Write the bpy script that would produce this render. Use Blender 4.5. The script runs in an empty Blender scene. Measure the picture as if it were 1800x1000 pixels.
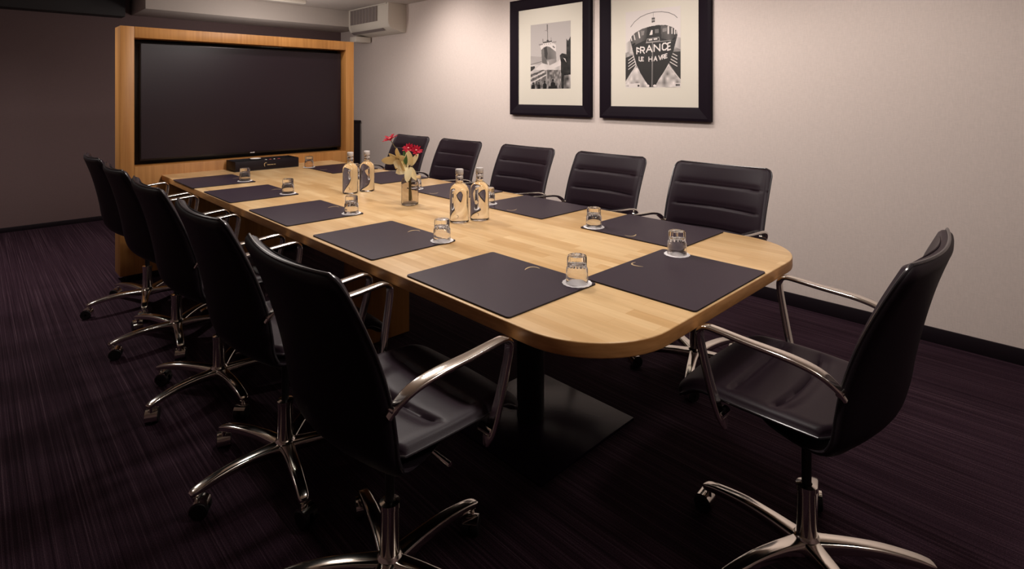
import bpy, bmesh, math, random
import numpy as np
from mathutils import Vector, Matrix, noise as mnoise

random.seed(7)
PI = math.pi
scn = bpy.context.scene
C = scn.collection

# ------------------------------------------------------------------ camera
cam_d = bpy.data.cameras.new('camera')
cam = bpy.data.objects.new('camera', cam_d)
C.objects.link(cam)
cam_d.sensor_fit = 'HORIZONTAL'
cam_d.sensor_width = 36.0
cam_d.lens = 976.19 / 1800 * 36
cam_d.shift_x = -0.6 / 1800
cam_d.shift_y = -(500 - 165.32) / 1800
cam_d.clip_start = 0.02
cam.location = (0, 0, 1.4283)
cam.rotation_euler = (PI / 2, 0, -0.7728)
scn.camera = cam

# ------------------------------------------------------------------ world, exposure
w = bpy.data.worlds.new('world')
scn.world = w
w.use_nodes = True
w.node_tree.nodes['Background'].inputs[0].default_value = (0.02, 0.015, 0.02, 1)
w.node_tree.nodes['Background'].inputs[1].default_value = 0.2
vs = scn.view_settings
vs.view_transform = 'Standard'
vs.look = 'None'
vs.exposure = 0.6
vs.gamma = 1.0
vs.use_curve_mapping = False
cy = scn.cycles
cy.use_denoising = True
cy.max_bounces = 10
cy.transmission_bounces = 10
cy.transparent_max_bounces = 16
cy.sample_clamp_indirect = 4.0
cy.blur_glossy = 0.6
cy.caustics_refractive = True

# ------------------------------------------------------------------ lights: ceiling spots over the table and along the room, added wall washers and fill points
def spot(loc, power, size=150, blend=1.0, radius=0.09, col=(1, 0.92, 0.86), target=None):
    d = bpy.data.lights.new('ceiling_spot', 'SPOT')
    d.energy = power
    d.spot_size = math.radians(size)
    d.spot_blend = blend
    d.shadow_soft_size = radius
    d.color = col
    o = bpy.data.objects.new('ceiling_spot', d)
    C.objects.link(o)
    o.location = loc
    if target is not None:
        v = Vector(target) - Vector(loc)
        o.rotation_euler = v.to_track_quat('-Z', 'Y').to_euler()
    return o

for yy, pw in ((0.9, 34), (2.1, 34), (3.3, 32), (4.4, 24)):
    spot((1.78, yy, 2.53), pw, size=172, blend=.3)
for yy, pw in ((0.9, 16), (2.2, 34), (3.6, 37), (4.9, 54)):  # wall washers added to brighten the beige wall
    spot((2.95, yy, 2.53), pw, size=125, blend=.9, target=(3.97, yy, 1.2))
spot((0.1, 5.7, 2.53), 100, size=148, blend=1.0)

def fill_light(loc, power, radius=.12, col=(1, 0.92, 0.86)):  # unseen point lights, added to lift the ceiling and dim areas
    d = bpy.data.lights.new('unseen_fill', 'POINT')
    d.energy = power
    d.shadow_soft_size = radius
    d.color = col
    o = bpy.data.objects.new('unseen_fill', d)
    C.objects.link(o)
    o.location = loc
    return o

fill_light((1.5, -0.3, 2.22), 18)  # added to light the near table edge
fill_light((1.9, 3.0, 2.22), 11)
fill_light((2.3, 5.9, 2.25), 3)
fill_light((-0.4, 4.6, 2.22), 4)
fill_light((2.4, 6.3, 1.85), 12)  # unseen lamp behind the cabinet, inferred from its bright top edge

# ------------------------------------------------------------------ mesh helpers
class MB:
    def __init__(self):
        self.v = []
        self.f = []
        self.m = []

    def add(self, vs_, fs_, mi=0):
        n = len(self.v)
        self.v += [tuple(p) for p in vs_]
        self.f += [tuple(i + n for i in f) for f in fs_]
        self.m += [mi] * len(fs_)

    def box(self, x0, x1, y0, y1, z0, z1, mi=0):
        p = [(x0, y0, z0), (x1, y0, z0), (x1, y1, z0), (x0, y1, z0), (x0, y0, z1), (x1, y0, z1), (x1, y1, z1), (x0, y1, z1)]
        self.add(p, [(0, 3, 2, 1), (4, 5, 6, 7), (0, 1, 5, 4), (1, 2, 6, 5), (2, 3, 7, 6), (3, 0, 4, 7)], mi)

    def lathe(self, prof, n=32, loc=(0, 0, 0), close=False, mod=None, mi=0):
        vs_, fs_ = [], []
        for k, (r, z) in enumerate(prof):
            for i in range(n):
                a = 2 * PI * i / n
                rr = r * (mod(k, i) if mod else 1)
                vs_.append((loc[0] + rr * math.cos(a), loc[1] + rr * math.sin(a), loc[2] + z))
        m = len(prof)
        rng = m if close else m - 1
        for k in range(rng):
            k2 = (k + 1) % m
            for i in range(n):
                j = (i + 1) % n
                fs_.append((k * n + i, k * n + j, k2 * n + j, k2 * n + i))
        self.add(vs_, fs_, mi)

    def tube(self, pts, r, n=8, mi=0, cap=True):
        rs = r if isinstance(r, (list, tuple)) else [r] * len(pts)
        P = [Vector(p) for p in pts]
        vs_, fs_ = [], []
        up = None
        for k, p in enumerate(P):
            t = (P[min(k + 1, len(P) - 1)] - P[max(k - 1, 0)]).normalized()
            if up is None:
                up = t.orthogonal().normalized()
            up = (up - t * up.dot(t)).normalized()
            sd = t.cross(up)
            for i in range(n):
                a = 2 * PI * i / n
                vs_.append(p + (up * math.cos(a) + sd * math.sin(a)) * rs[k])
        for k in range(len(P) - 1):
            for i in range(n):
                j = (i + 1) % n
                fs_.append((k * n + i, k * n + j, (k + 1) * n + j, (k + 1) * n + i))
        if cap:
            fs_.append(tuple(range(n))[::-1])
            fs_.append(tuple((len(P) - 1) * n + i for i in range(n)))
        self.add(vs_, fs_, mi)

    def bar(self, pts, side, wid, thk, n=16, pw=3.5, mi=0):
        """sweep a rounded bar; side = width direction, wid/thk per point (full sizes)"""
        P = [Vector(p) for p in pts]
        vs_, fs_ = [], []
        for k, p in enumerate(P):
            t = (P[min(k + 1, len(P) - 1)] - P[max(k - 1, 0)]).normalized()
            s = Vector(side[k] if isinstance(side, list) else side)
            s = (s - t * s.dot(t)).normalized()
            u = t.cross(s)
            for i in range(n):
                a = 2 * PI * i / n
                ca, sa = math.cos(a), math.sin(a)
                cx_ = math.copysign(abs(ca) ** (2 / pw), ca)
                sx_ = math.copysign(abs(sa) ** (2 / pw), sa)
                vs_.append(p + s * cx_ * wid[k] / 2 + u * sx_ * thk[k] / 2)
        for k in range(len(P) - 1):
            for i in range(n):
                j = (i + 1) % n
                fs_.append((k * n + i, k * n + j, (k + 1) * n + j, (k + 1) * n + i))
        fs_.append(tuple(range(n))[::-1])
        fs_.append(tuple((len(P) - 1) * n + i for i in range(n)))
        self.add(vs_, fs_, mi)

    def prism(self, outline, z0, z1, mi=0):
        n = len(outline)
        vs_ = [(x, y, z0) for x, y in outline] + [(x, y, z1) for x, y in outline]
        fs_ = [tuple(range(n))[::-1], tuple(range(n, 2 * n))]
        fs_ += [(i, (i + 1) % n, n + (i + 1) % n, n + i) for i in range(n)]
        self.add(vs_, fs_, mi)

    def mesh(self, name, mats, smooth=False, bevel=0, bseg=2, angle=35):
        me = bpy.data.meshes.new(name)
        me.from_pydata(self.v, [], self.f)
        for m in (mats if isinstance(mats, (list, tuple)) else [mats]):
            me.materials.append(m)
        if len(self.m):
            me.polygons.foreach_set('material_index', self.m)
        bm = bmesh.new()
        bm.from_mesh(me)
        bmesh.ops.recalc_face_normals(bm, faces=bm.faces[:])
        if bevel:
            es = [e for e in bm.edges if len(e.link_faces) == 2 and e.calc_face_angle(0) > math.radians(30)]
            bmesh.ops.bevel(bm, geom=es, offset=bevel, segments=bseg, affect='EDGES', profile=0.5)
        if smooth or bevel:
            for f in bm.faces:
                f.smooth = True
            for e in bm.edges:
                if len(e.link_faces) == 2 and e.calc_face_angle(0) > math.radians(angle):
                    e.smooth = False
        bm.to_mesh(me)
        bm.free()
        me.update()
        return me

    def build(self, name, mats, parent=None, **kw):
        o = bpy.data.objects.new(name, self.mesh(name, mats, **kw))
        C.objects.link(o)
        if parent is not None:
            o.parent = parent
        return o


def tag(o, label=None, cat=None, group=None, kind=None):
    if label: o['label'] = label
    if cat: o['category'] = cat
    if group: o['group'] = group
    if kind: o['kind'] = kind
    return o


def thing(name, label, cat, loc=(0, 0, 0), rz=0, group=None):
    o = bpy.data.objects.new(name, None)
    o.empty_display_size = 0.1
    C.objects.link(o)
    o.location = loc
    o.rotation_euler = (0, 0, rz)
    return tag(o, label, cat, group)


KIDS = {}
def copy_tree(o, parent=None):
    c = o.copy()
    C.objects.link(c)
    c.parent = parent
    for ch in o.children:
        copy_tree(ch, c)
    return c


def catmull(pts, sub=6):
    P = [np.array(p, float) for p in pts]
    out = []
    for i in range(len(P) - 1):
        p0 = P[max(i - 1, 0)]; p1 = P[i]; p2 = P[i + 1]; p3 = P[min(i + 2, len(P) - 1)]
        for k in range(sub):
            t = k / sub
            out.append(0.5 * ((2 * p1) + (-p0 + p2) * t + (2 * p0 - 5 * p1 + 4 * p2 - p3) * t * t + (-p0 + 3 * p1 - 3 * p2 + p3) * t ** 3))
    out.append(P[-1])
    return out


def rrect(x0, x1, y0, y1, r, n=8):
    """rounded rectangle outline; r = (x0y0, x1y0, x1y1, x0y1)"""
    if not isinstance(r, (list, tuple)):
        r = (r,) * 4
    out = []
    for (cx, cy_, rr, a0) in ((x0 + r[0], y0 + r[0], r[0], PI), (x1 - r[1], y0 + r[1], r[1], 1.5 * PI),
                              (x1 - r[2], y1 - r[2], r[2], 0), (x0 + r[3], y1 - r[3], r[3], 0.5 * PI)):
        if rr < 1e-6:
            out.append((cx, cy_))
            continue
        for k in range(n + 1):
            a = a0 + k / n * PI / 2
            out.append((cx + rr * math.cos(a), cy_ + rr * math.sin(a)))
    return out

# ------------------------------------------------------------------ materials
def newmat(name):
    m = bpy.data.materials.new(name)
    m.use_nodes = True
    nt = m.node_tree
    return m, nt, nt.nodes, nt.links, nt.nodes['Principled BSDF']


def plain(name, col, rough=0.5, metal=0.0, spec=0.5, **kw):
    m, nt, N, L, b = newmat(name)
    b.inputs['Base Color'].default_value = (*col, 1)
    b.inputs['Roughness'].default_value = rough
    b.inputs['Metallic'].default_value = metal
    b.inputs['Specular IOR Level'].default_value = spec
    for k, v in kw.items():
        b.inputs[k].default_value = v
    return m


def ramp(N, stops):
    r = N.new('ShaderNodeValToRGB')
    els = r.color_ramp.elements
    while len(els) < len(stops):
        els.new(0.5)
    for e, (p, c) in zip(els, stops):
        e.position = p
        e.color = (*c, 1) if len(c) == 3 else c
    return r


def coords(N, L, scale=(1, 1, 1), rot=(0, 0, 0), kind='Object'):
    t = N.new('ShaderNodeTexCoord')
    mp = N.new('ShaderNodeMapping')
    mp.inputs['Scale'].default_value = scale
    mp.inputs['Rotation'].default_value = rot
    L.new(t.outputs[kind], mp.inputs['Vector'])
    return mp


def bump(N, L, b, src, strength=0.2, dist=0.001):
    bp = N.new('ShaderNodeBump')
    bp.inputs['Strength'].default_value = strength
    bp.inputs['Distance'].default_value = dist
    L.new(src, bp.inputs['Height'])
    L.new(bp.outputs['Normal'], b.inputs['Normal'])


def mixc(N, L, a, bb, fac, mode='MULTIPLY'):
    mx = N.new('ShaderNodeMix')
    mx.data_type = 'RGBA'
    mx.blend_type = mode
    if isinstance(fac, (int, float)):
        mx.inputs[0].default_value = fac
    else:
        L.new(fac, mx.inputs[0])
    for s, x in ((6, a), (7, bb)):
        if isinstance(x, tuple):
            mx.inputs[s].default_value = (*x, 1)
        else:
            L.new(x, mx.inputs[s])
    return mx.outputs[2]


def mat_table_wood():
    m, nt, N, L, b = newmat('beech_stave_wood')
    t = N.new('ShaderNodeTexCoord')
    sp = N.new('ShaderNodeSeparateXYZ')
    L.new(t.outputs['Object'], sp.inputs[0])
    cb = N.new('ShaderNodeCombineXYZ')
    L.new(sp.outputs['Y'], cb.inputs['X'])
    L.new(sp.outputs['X'], cb.inputs['Y'])
    br = N.new('ShaderNodeTexBrick')
    br.offset = 0.37
    br.inputs['Scale'].default_value = 1
    br.inputs['Brick Width'].default_value = 0.33
    br.inputs['Row Height'].default_value = 0.047
    br.inputs['Mortar Size'].default_value = 0.0006
    br.inputs['Mortar Smooth'].default_value = 1
    br.inputs['Color1'].default_value = (0.81, 0.585, 0.325, 1)
    br.inputs['Color2'].default_value = (0.66, 0.425, 0.20, 1)
    br.inputs['Mortar'].default_value = (0.64, 0.38, 0.16, 1)
    L.new(cb.outputs[0], br.inputs['Vector'])
    mp = coords(N, L, (60, 6, 60))
    n1 = N.new('ShaderNodeTexNoise')
    n1.inputs['Scale'].default_value = 1
    n1.inputs['Detail'].default_value = 5
    L.new(mp.outputs[0], n1.inputs['Vector'])
    r1 = ramp(N, [(0.3, (0.93, 0.91, 0.88)), (0.7, (1.03, 1.03, 1.03))])
    L.new(n1.outputs['Fac'], r1.inputs[0])
    c1 = mixc(N, L, br.outputs['Color'], r1.outputs[0], 1.0)
    mp2 = coords(N, L, (5, 1.3, 5))
    n2 = N.new('ShaderNodeTexNoise')
    n2.inputs['Scale'].default_value = 1.5
    n2.inputs['Detail'].default_value = 3
    L.new(mp2.outputs[0], n2.inputs['Vector'])
    r2 = ramp(N, [(0.35, (0.9, 0.84, 0.76)), (0.65, (1.03, 1.02, 1.0))])
    L.new(n2.outputs['Fac'], r2.inputs[0])
    c2 = mixc(N, L, c1, r2.outputs[0], 1.0)
    L.new(c2, b.inputs['Base Color'])
    b.inputs['Roughness'].default_value = 0.34
    b.inputs['Specular IOR Level'].default_value = 0.45
    bump(N, L, b, n1.outputs['Fac'], 0.03, 0.0005)
    return m


def mat_veneer(name, c_lo, c_hi, grain=(45, 45, 1.6)):
    m, nt, N, L, b = newmat(name)
    mp = coords(N, L, grain)
    n1 = N.new('ShaderNodeTexNoise')
    n1.inputs['Scale'].default_value = 1
    n1.inputs['Detail'].default_value = 6
    n1.inputs['Distortion'].default_value = 0.4
    L.new(mp.outputs[0], n1.inputs['Vector'])
    r1 = ramp(N, [(0.3, c_lo), (0.7, c_hi)])
    L.new(n1.outputs['Fac'], r1.inputs[0])
    mp2 = coords(N, L, tuple(g * 0.15 for g in grain))
    n2 = N.new('ShaderNodeTexNoise')
    n2.inputs['Scale'].default_value = 1
    L.new(mp2.outputs[0], n2.inputs['Vector'])
    r2 = ramp(N, [(0.35, (0.85, 0.82, 0.78)), (0.65, (1.05, 1.05, 1.05))])
    L.new(n2.outputs['Fac'], r2.inputs[0])
    L.new(mixc(N, L, r1.outputs[0], r2.outputs[0], 1.0), b.inputs['Base Color'])
    b.inputs['Roughness'].default_value = 0.42
    b.inputs['Specular IOR Level'].default_value = 0.35
    return m


def mat_leather(name, col, rough, bstr=0.12, spec=0.5):
    m, nt, N, L, b = newmat(name)
    b.inputs['Base Color'].default_value = (*col, 1)
    b.inputs['Roughness'].default_value = rough
    b.inputs['Specular IOR Level'].default_value = spec
    mp = coords(N, L, (1, 1, 1))
    v = N.new('ShaderNodeTexVoronoi')
    v.inputs['Scale'].default_value = 420
    L.new(mp.outputs[0], v.inputs['Vector'])
    n = N.new('ShaderNodeTexNoise')
    n.inputs['Scale'].default_value = 14
    n.inputs['Detail'].default_value = 3
    L.new(mp.outputs[0], n.inputs['Vector'])
    a = N.new('ShaderNodeMath')
    a.operation = 'MULTIPLY_ADD'
    a.inputs[1].default_value = 3.0
    L.new(n.outputs['Fac'], a.inputs[0])
    L.new(v.outputs['Distance'], a.inputs[2])
    bump(N, L, b, a.outputs[0], bstr, 0.001)
    return m


def mat_wallpaper(name, col, amt=0.05, rough=0.75):
    m, nt, N, L, b = newmat(name)
    mp = coords(N, L, (220, 220, 30))
    n1 = N.new('ShaderNodeTexNoise')
    n1.inputs['Scale'].default_value = 1
    n1.inputs['Detail'].default_value = 3
    L.new(mp.outputs[0], n1.inputs['Vector'])
    mp2 = coords(N, L, (30, 30, 260))
    n2 = N.new('ShaderNodeTexNoise')
    n2.inputs['Scale'].default_value = 1
    L.new(mp2.outputs[0], n2.inputs['Vector'])
    ad = N.new('ShaderNodeMath')
    ad.operation = 'ADD'
    L.new(n1.outputs['Fac'], ad.inputs[0])
    L.new(n2.outputs['Fac'], ad.inputs[1])
    r = ramp(N, [(0.35, tuple(c * (1 - amt) for c in col)), (0.65, tuple(c * (1 + amt) for c in col))])
    hf = N.new('ShaderNodeMath')
    hf.operation = 'MULTIPLY'
    hf.inputs[1].default_value = 0.5
    L.new(ad.outputs[0], hf.inputs[0])
    L.new(hf.outputs[0], r.inputs[0])
    L.new(r.outputs[0], b.inputs['Base Color'])
    b.inputs['Roughness'].default_value = rough
    b.inputs['Specular IOR Level'].default_value = 0.25
    bump(N, L, b, hf.outputs[0], 0.15, 0.0006)
    return m


def mat_carpet():
    m, nt, N, L, b = newmat('striped_carpet')
    mp = coords(N, L, (150, 0.5, 1))
    n1 = N.new('ShaderNodeTexNoise')
    n1.inputs['Scale'].default_value = 1
    n1.inputs['Detail'].default_value = 4
    n1.inputs['Roughness'].default_value = 0.75
    L.new(mp.outputs[0], n1.inputs['Vector'])
    r1 = ramp(N, [(0.36, (0.012, 0.0042, 0.0085)), (0.55, (0.036, 0.017, 0.027)), (0.74, (0.115, 0.07, 0.088))])
    L.new(n1.outputs['Fac'], r1.inputs[0])
    mp2 = coords(N, L, (320, 260, 1))
    n2 = N.new('ShaderNodeTexNoise')
    n2.inputs['Scale'].default_value = 1
    n2.inputs['Detail'].default_value = 2
    L.new(mp2.outputs[0], n2.inputs['Vector'])
    r2 = ramp(N, [(0.3, (0.45, 0.45, 0.45)), (0.7, (1.4, 1.4, 1.4))])
    L.new(n2.outputs['Fac'], r2.inputs[0])
    L.new(mixc(N, L, r1.outputs[0], r2.outputs[0], 1.0), b.inputs['Base Color'])
    b.inputs['Roughness'].default_value = 0.95
    b.inputs['Specular IOR Level'].default_value = 0.1
    bump(N, L, b, n2.outputs['Fac'], 0.5, 0.003)
    return m


def mat_thin_glass(name, tint, ior=1.5, rough=0.0):
    m, nt, N, L, b = newmat(name)
    N.remove(b)
    out = N['Material Output']
    tr = N.new('ShaderNodeBsdfTransparent')
    tr.inputs[0].default_value = (*tint, 1)
    gl = N.new('ShaderNodeBsdfGlossy')
    gl.inputs['Roughness'].default_value = 0.03
    fr = N.new('ShaderNodeFresnel')
    fr.inputs[0].default_value = ior
    mx = N.new('ShaderNodeMixShader')
    L.new(fr.outputs[0], mx.inputs[0])
    L.new(tr.outputs[0], mx.inputs[1])
    L.new(gl.outputs[0], mx.inputs[2])
    L.new(mx.outputs[0], out.inputs['Surface'])
    return m


def mat_vcol(name, rough=0.45):
    m, nt, N, L, b = newmat(name)
    a = N.new('ShaderNodeVertexColor')
    a.layer_name = 'print'
    L.new(a.outputs['Color'], b.inputs['Base Color'])
    b.inputs['Roughness'].default_value = rough
    b.inputs['Specular IOR Level'].default_value = 0.3
    return m


M = {}
M['table'] = mat_table_wood()
M['veneer'] = mat_veneer('oak_veneer', (0.38, 0.165, 0.045), (0.50, 0.240, 0.070))
M['edgeband'] = mat_veneer('table_edge_band', (0.50, 0.235, 0.075), (0.66, 0.34, 0.13), (14, 14, 90))
M['wall'] = mat_wallpaper('beige_wallpaper', (0.67, 0.575, 0.53))
M['darkwall'] = mat_wallpaper('dark_brown_wall', (0.135, 0.088, 0.088), 0.04, 0.7)
M['soffit_shade'] = plain('soffit_shade_black', (0.012, 0.009, 0.010), 0.7)  # black holds the shade at the top of the back wall
M['ceiling'] = mat_wallpaper('ceiling_paint', (0.52, 0.46, 0.42), 0.015, 0.85)
M['carpet'] = mat_carpet()
M['leather'] = mat_leather('black_leather', (0.018, 0.0100, 0.0155), 0.44, .12, .2)
M['shell'] = mat_leather('black_shell_leather', (0.011, 0.0065, 0.0100), 0.5, 0.08, 0.25)
M['piping'] = plain('black_piping', (0.03, 0.026, 0.03), 0.24)
M['chrome'] = plain('polished_aluminium', (0.80, 0.76, 0.70), 0.13, 1.0)
M['black_plastic'] = plain('black_plastic', (0.010, 0.009, 0.010), 0.35)
M['wheel'] = plain('caster_rubber', (0.008, 0.007, 0.008), 0.5)
M['steel_black'] = plain('black_coated_steel', (0.016, 0.008, 0.018), 0.22, 0.0, 0.10)
M['column'] = plain('black_column', (0.008, 0.007, 0.008), 0.4)
M['base'] = plain('black_baseboard', (0.010, 0.006, 0.009), 0.5, 0, .2)
M['pad'] = mat_leather('desk_pad_leather', (0.028, 0.016, 0.029), 0.42, 0.03, .36)
M['pad_edge'] = plain('desk_pad_edge', (0.012, 0.008, 0.010), 0.6)
M['gold'] = plain('gold_print', (0.80, 0.62, 0.34), 0.35, 0.6)
M['glass'] = plain('clear_tumbler_glass', (1, 1, 1), 0.0, 0, 0.5, **{'Transmission Weight': 1.0, 'IOR': 1.45})
M['vase'] = plain('smoked_vase_glass', (0.80, 0.77, 0.74), 0.03, 0, 0.5, **{'Transmission Weight': 1.0, 'IOR': 1.3})
M['water'] = plain('bottle_glass_and_water', (1, 0.99, 0.97), 0.0, 0, 0.5, **{'Transmission Weight': 1.0, 'IOR': 1.36})
M['cap'] = plain('grey_stopper', (0.56, 0.52, 0.50), 0.5)
M['paper'] = plain('white_paper', (0.82, 0.79, 0.80), 0.8)
M['mat'] = plain('cream_mount_card', (0.62, 0.57, 0.49), 0.75)
M['frame'] = plain('black_lacquer_frame', (0.010, 0.006, 0.010), 0.5, 0, .06)
M['print'] = mat_vcol('photo_print')
M['screen'] = plain('tv_screen', (0.018, 0.010, 0.014), 0.3, 0, .3)
M['tvbezel'] = plain('tv_bezel', (0.010, 0.008, 0.009), 0.3)
M['logo'] = plain('silver_logo', (0.8, 0.78, 0.78), 0.3)
M['ac'] = plain('ac_plastic', (0.68, 0.62, 0.54), 0.5)
M['acdark'] = plain('ac_grille_grey', (0.22, 0.18, 0.17), 0.6)
M['acmid'] = plain('ac_slat_grey', (0.34, 0.29, 0.26), 0.6)
M['black'] = plain('matt_black', (0.006, 0.005, 0.006), 0.6)
def petal_mat(name, col, tr):
    m, nt, N, L, b = newmat(name)
    b.inputs['Base Color'].default_value = (*col, 1)
    b.inputs['Roughness'].default_value = .6
    b.inputs['Specular IOR Level'].default_value = .2
    t = N.new('ShaderNodeBsdfTranslucent')
    t.inputs[0].default_value = (*col, 1)
    mx = N.new('ShaderNodeMixShader')
    mx.inputs[0].default_value = tr
    L.new(b.outputs[0], mx.inputs[1]); L.new(t.outputs[0], mx.inputs[2])
    L.new(mx.outputs[0], N['Material Output'].inputs['Surface'])
    return m
M['yellow'] = petal_mat('pale_yellow_petal', (1.0, 0.88, 0.56), .22)
M['red'] = plain('crimson_petal', (0.36, 0.004, 0.020), 0.65, 0, .15)
M['redpale'] = plain('pink_petal_centre', (0.70, 0.25, 0.22), 0.6)
M['green'] = plain('leaf_green', (0.05, 0.11, 0.03), 0.5)
M['stem'] = plain('stem_green_brown', (0.16, 0.13, 0.05), 0.6)
M['stamen'] = plain('dark_stamen', (0.05, 0.02, 0.015), 0.7)
M['white'] = plain('white_porcelain', (0.8, 0.76, 0.72), 0.3)
M['mint_red'] = plain('red_wrapper', (0.6, 0.10, 0.10), 0.4)
M['dimprint'] = plain('grey_screen_print', (0.18, 0.15, 0.12), 0.5)

# ------------------------------------------------------------------ the room
XL, XR, YF, YB, ZC = -1.5, 3.9714, -1.6, 7.756, 2.569
def structure(name, mb, mat, parent=None, **kw):
    o = mb.build(name, mat, parent, **kw)
    if parent is None:
        o['kind'] = 'structure'
    return o

mb = MB(); mb.box(XL - .1, XR + .1, YF - .1, YB + .1, -0.1, 0.0); structure('floor', mb, M['carpet'])
mb = MB(); mb.box(XL - .1, XR + .1, YF - .1, YB + .1, ZC, ZC + .1); structure('ceiling', mb, M['ceiling'])
mb = MB(); mb.box(XR, XR + .1, YF - .1, YB + .1, 0, ZC); structure('wall_right', mb, M['wall'])
mb = MB(); mb.box(XL - .1, XR, YB, YB + .1, 0, ZC); structure('wall_back', mb, M['darkwall'])
mb = MB(); mb.box(XL - .1, XL, YF - .1, YB, 0, ZC); structure('wall_left', mb, M['darkwall'])
mb = MB(); mb.box(XL, XR, YF - .1, YF, 0, ZC); structure('wall_front', mb, M['darkwall'])
mb = MB(); mb.box(XR - .014, XR, YF, YB - .012, 0, 0.0865); structure('baseboard_right', mb, M['base'], bevel=.003)
mb = MB(); mb.box(XL, XR - .014, YB - .012, YB, 0, 0.05); structure('baseboard_back', mb, M['base'], bevel=.003)
# plastered bulkhead in front of the back wall and a soffit beside it, its black standing in for wall-top shade
mb = MB(); mb.box(1.342, XR, 7.02, YB, 2.347, ZC); structure('trim_1', mb, M['ceiling'], bevel=.004)
mb = MB(); mb.box(XL, 1.25, 7.54, YB, 2.304, ZC); structure('trim_2', mb, M['soffit_shade'], bevel=.004)
# ceiling-mounted slim rail
mb = MB(); mb.box(1.50, 2.93, 6.615, 6.68, 2.529, ZC)
rail = mb.build('ceiling_rail', M['ac'], bevel=.006)
tag(rail, 'slim off-white rail fixed to the ceiling above the screen cabinet', 'rail')

# ------------------------------------------------------------------ screen cabinet
X0, X1, YC, DC, ZT = 0.801, 2.716, 5.033, 0.202, 1.943
IX0, IX1, IZ0, IZ1 = 0.891, 2.6305, 0.873, 1.8586
cab = thing('screen_cabinet', 'tall oak veneer cabinet framing the wide black screen', 'cabinet', (X0, YC, 0))
def cpart(name, x0, x1, y0, y1, z0, z1, mat=M['veneer'], bv=.0025):
    m = MB(); m.box(x0 - X0, x1 - X0, y0 - YC, y1 - YC, z0, z1)
    return m.build(name, mat, cab, bevel=bv)
cpart('side_panel', X0, IX0, YC, YC + DC, .055, ZT)
cpart('side_panel', IX1, X1, YC, YC + DC, .055, ZT)
cpart('top_panel', IX0 + .0005, IX1 - .0005, YC, YC + DC, IZ1, ZT)
cpart('front_panel', IX0 + .0005, IX1 - .0005, YC, YC + DC, .055, IZ0)
cpart('plinth', X0 + .05, X1 - .05, YC + .05, YC + DC - .005, 0, .0545, M['base'])
cpart('back_panel', IX0 + .0005, IX1 - .0005, YC + DC - .02, YC + DC, IZ0 + .0005, IZ1 - .0005, M['column'])

tv = thing('wall_screen', 'wide black flat screen set into the oak cabinet', 'television', (1.783, YC + .088, .906))
mb = MB(); mb.box(-.840, .840, 0, .055, 0, .924); mb.build('housing', M['tvbezel'], tv, bevel=.004)
mb = MB(); mb.box(-.832, .832, -.0015, 0, .016, .916); mb.build('screen_glass', M['screen'], tv)
mb = MB(); mb.box(-.020, .004, -.003, -.0005, .004, .009); mb.box(.006, .017, -.003, -.0005, .003, .011)
mb.build('logo', M['logo'], tv)
mb = MB(); mb.box(-.22, .22, .0555, .0938, .30, .62); mb.build('bracket', M['column'], tv)

# black sideboard in the far corner
sb = thing('corner_sideboard', 'black low cupboard in the far corner behind the screen cabinet', 'cupboard', (3.565, 7.40, 0))
mb = MB(); mb.box(-.38, .38, -.26, .28, .03, 1.03); mb.build('body', M['black'], sb, bevel=.003)
mb = MB(); mb.box(-.385, .385, -.285, .285, 1.0305, 1.057); mb.build('top', M['base'], sb, bevel=.002)
for s in (-1, 1):
    mb = MB(); mb.box(min(s * .004, s * .375), max(s * .004, s * .375), -.279, -.2605, .05, 1.015)
    d = mb.build('door', M['base'], sb, bevel=.002)
    mb = MB(); mb.box(s * .03 - .004, s * .03 + .004, -.298, -.2795, .5, .62); mb.build('handle', M['black'], d, bevel=.001)
mb = MB(); mb.box(-.36, .36, -.24, .26, 0, .03); mb.build('plinth', M['black'], sb)

# ------------------------------------------------------------------ air conditioner
ac = thing('air_conditioner', 'cream split air conditioner mounted high on the beige wall', 'air conditioner', (XR, 6.011, 2.205))
ac.scale = (1.04, 1.04, 1.04)
prof = [(0, .375), (-.20, .375), (-.235, .365), (-.248, .345), (-.250, .14), (-.246, .10), (-.225, .062), (-.185, .038), (-.12, .022), (-.05, .005), (0, .005)]
def extr(mb_, pr_, y0, y1, mi=0):
    n = len(pr_)
    vs_ = [(x, y0, z) for x, z in pr_] + [(x, y1, z) for x, z in pr_]
    mb_.add(vs_, [tuple(range(n)), tuple(range(n, 2 * n))[::-1]] + [(i, (i + 1) % n, n + (i + 1) % n, n + i) for i in range(n)], mi)
mb = MB(); extr(mb, prof, .035, .93); mb.build('body', M['ac'], ac, smooth=True, bevel=.002)
for y0, y1 in ((0, .0345), (.9305, .97)):
    mb = MB(); extr(mb, [(x * 1.008 - (.002 if x < 0 else 0), z) for x, z in prof], y0, y1); mb.build('end_cap', M['ac'], ac, smooth=True, bevel=.003)
mb = MB(); mb.box(-.2535, -.2502, .25, .92, .15, .335); gp = mb.build('grille', M['acdark'], ac)
for k in range(9):
    mb = MB(); y = .26 + k * .08; mb.box(-.262, -.2537, y, y + .010, .15, .335); mb.build('grille_slat', M['acmid'], gp)
mb = MB(); mb.box(-.2605, -.2505, .04, .92, .338, .352); mb.build('top_strip', M['ac'], ac)
mb = MB()
mb.bar([(-.213, .16, .043), (-.213, .93, .043)], (-.75, 0, .45), [.05, .05], [.008, .008], n=8); mb.build('louver', M['acdark'], ac)
mb = MB(); mb.box(-.24, -.02, .80, .965, -.07, .004); mb.build('pipe_cover', M['ac'], ac, bevel=.01)

# ------------------------------------------------------------------ framed photographs
def canvas(wpx, hpx, bg):
    return np.full((hpx, wpx), bg, float)

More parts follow.
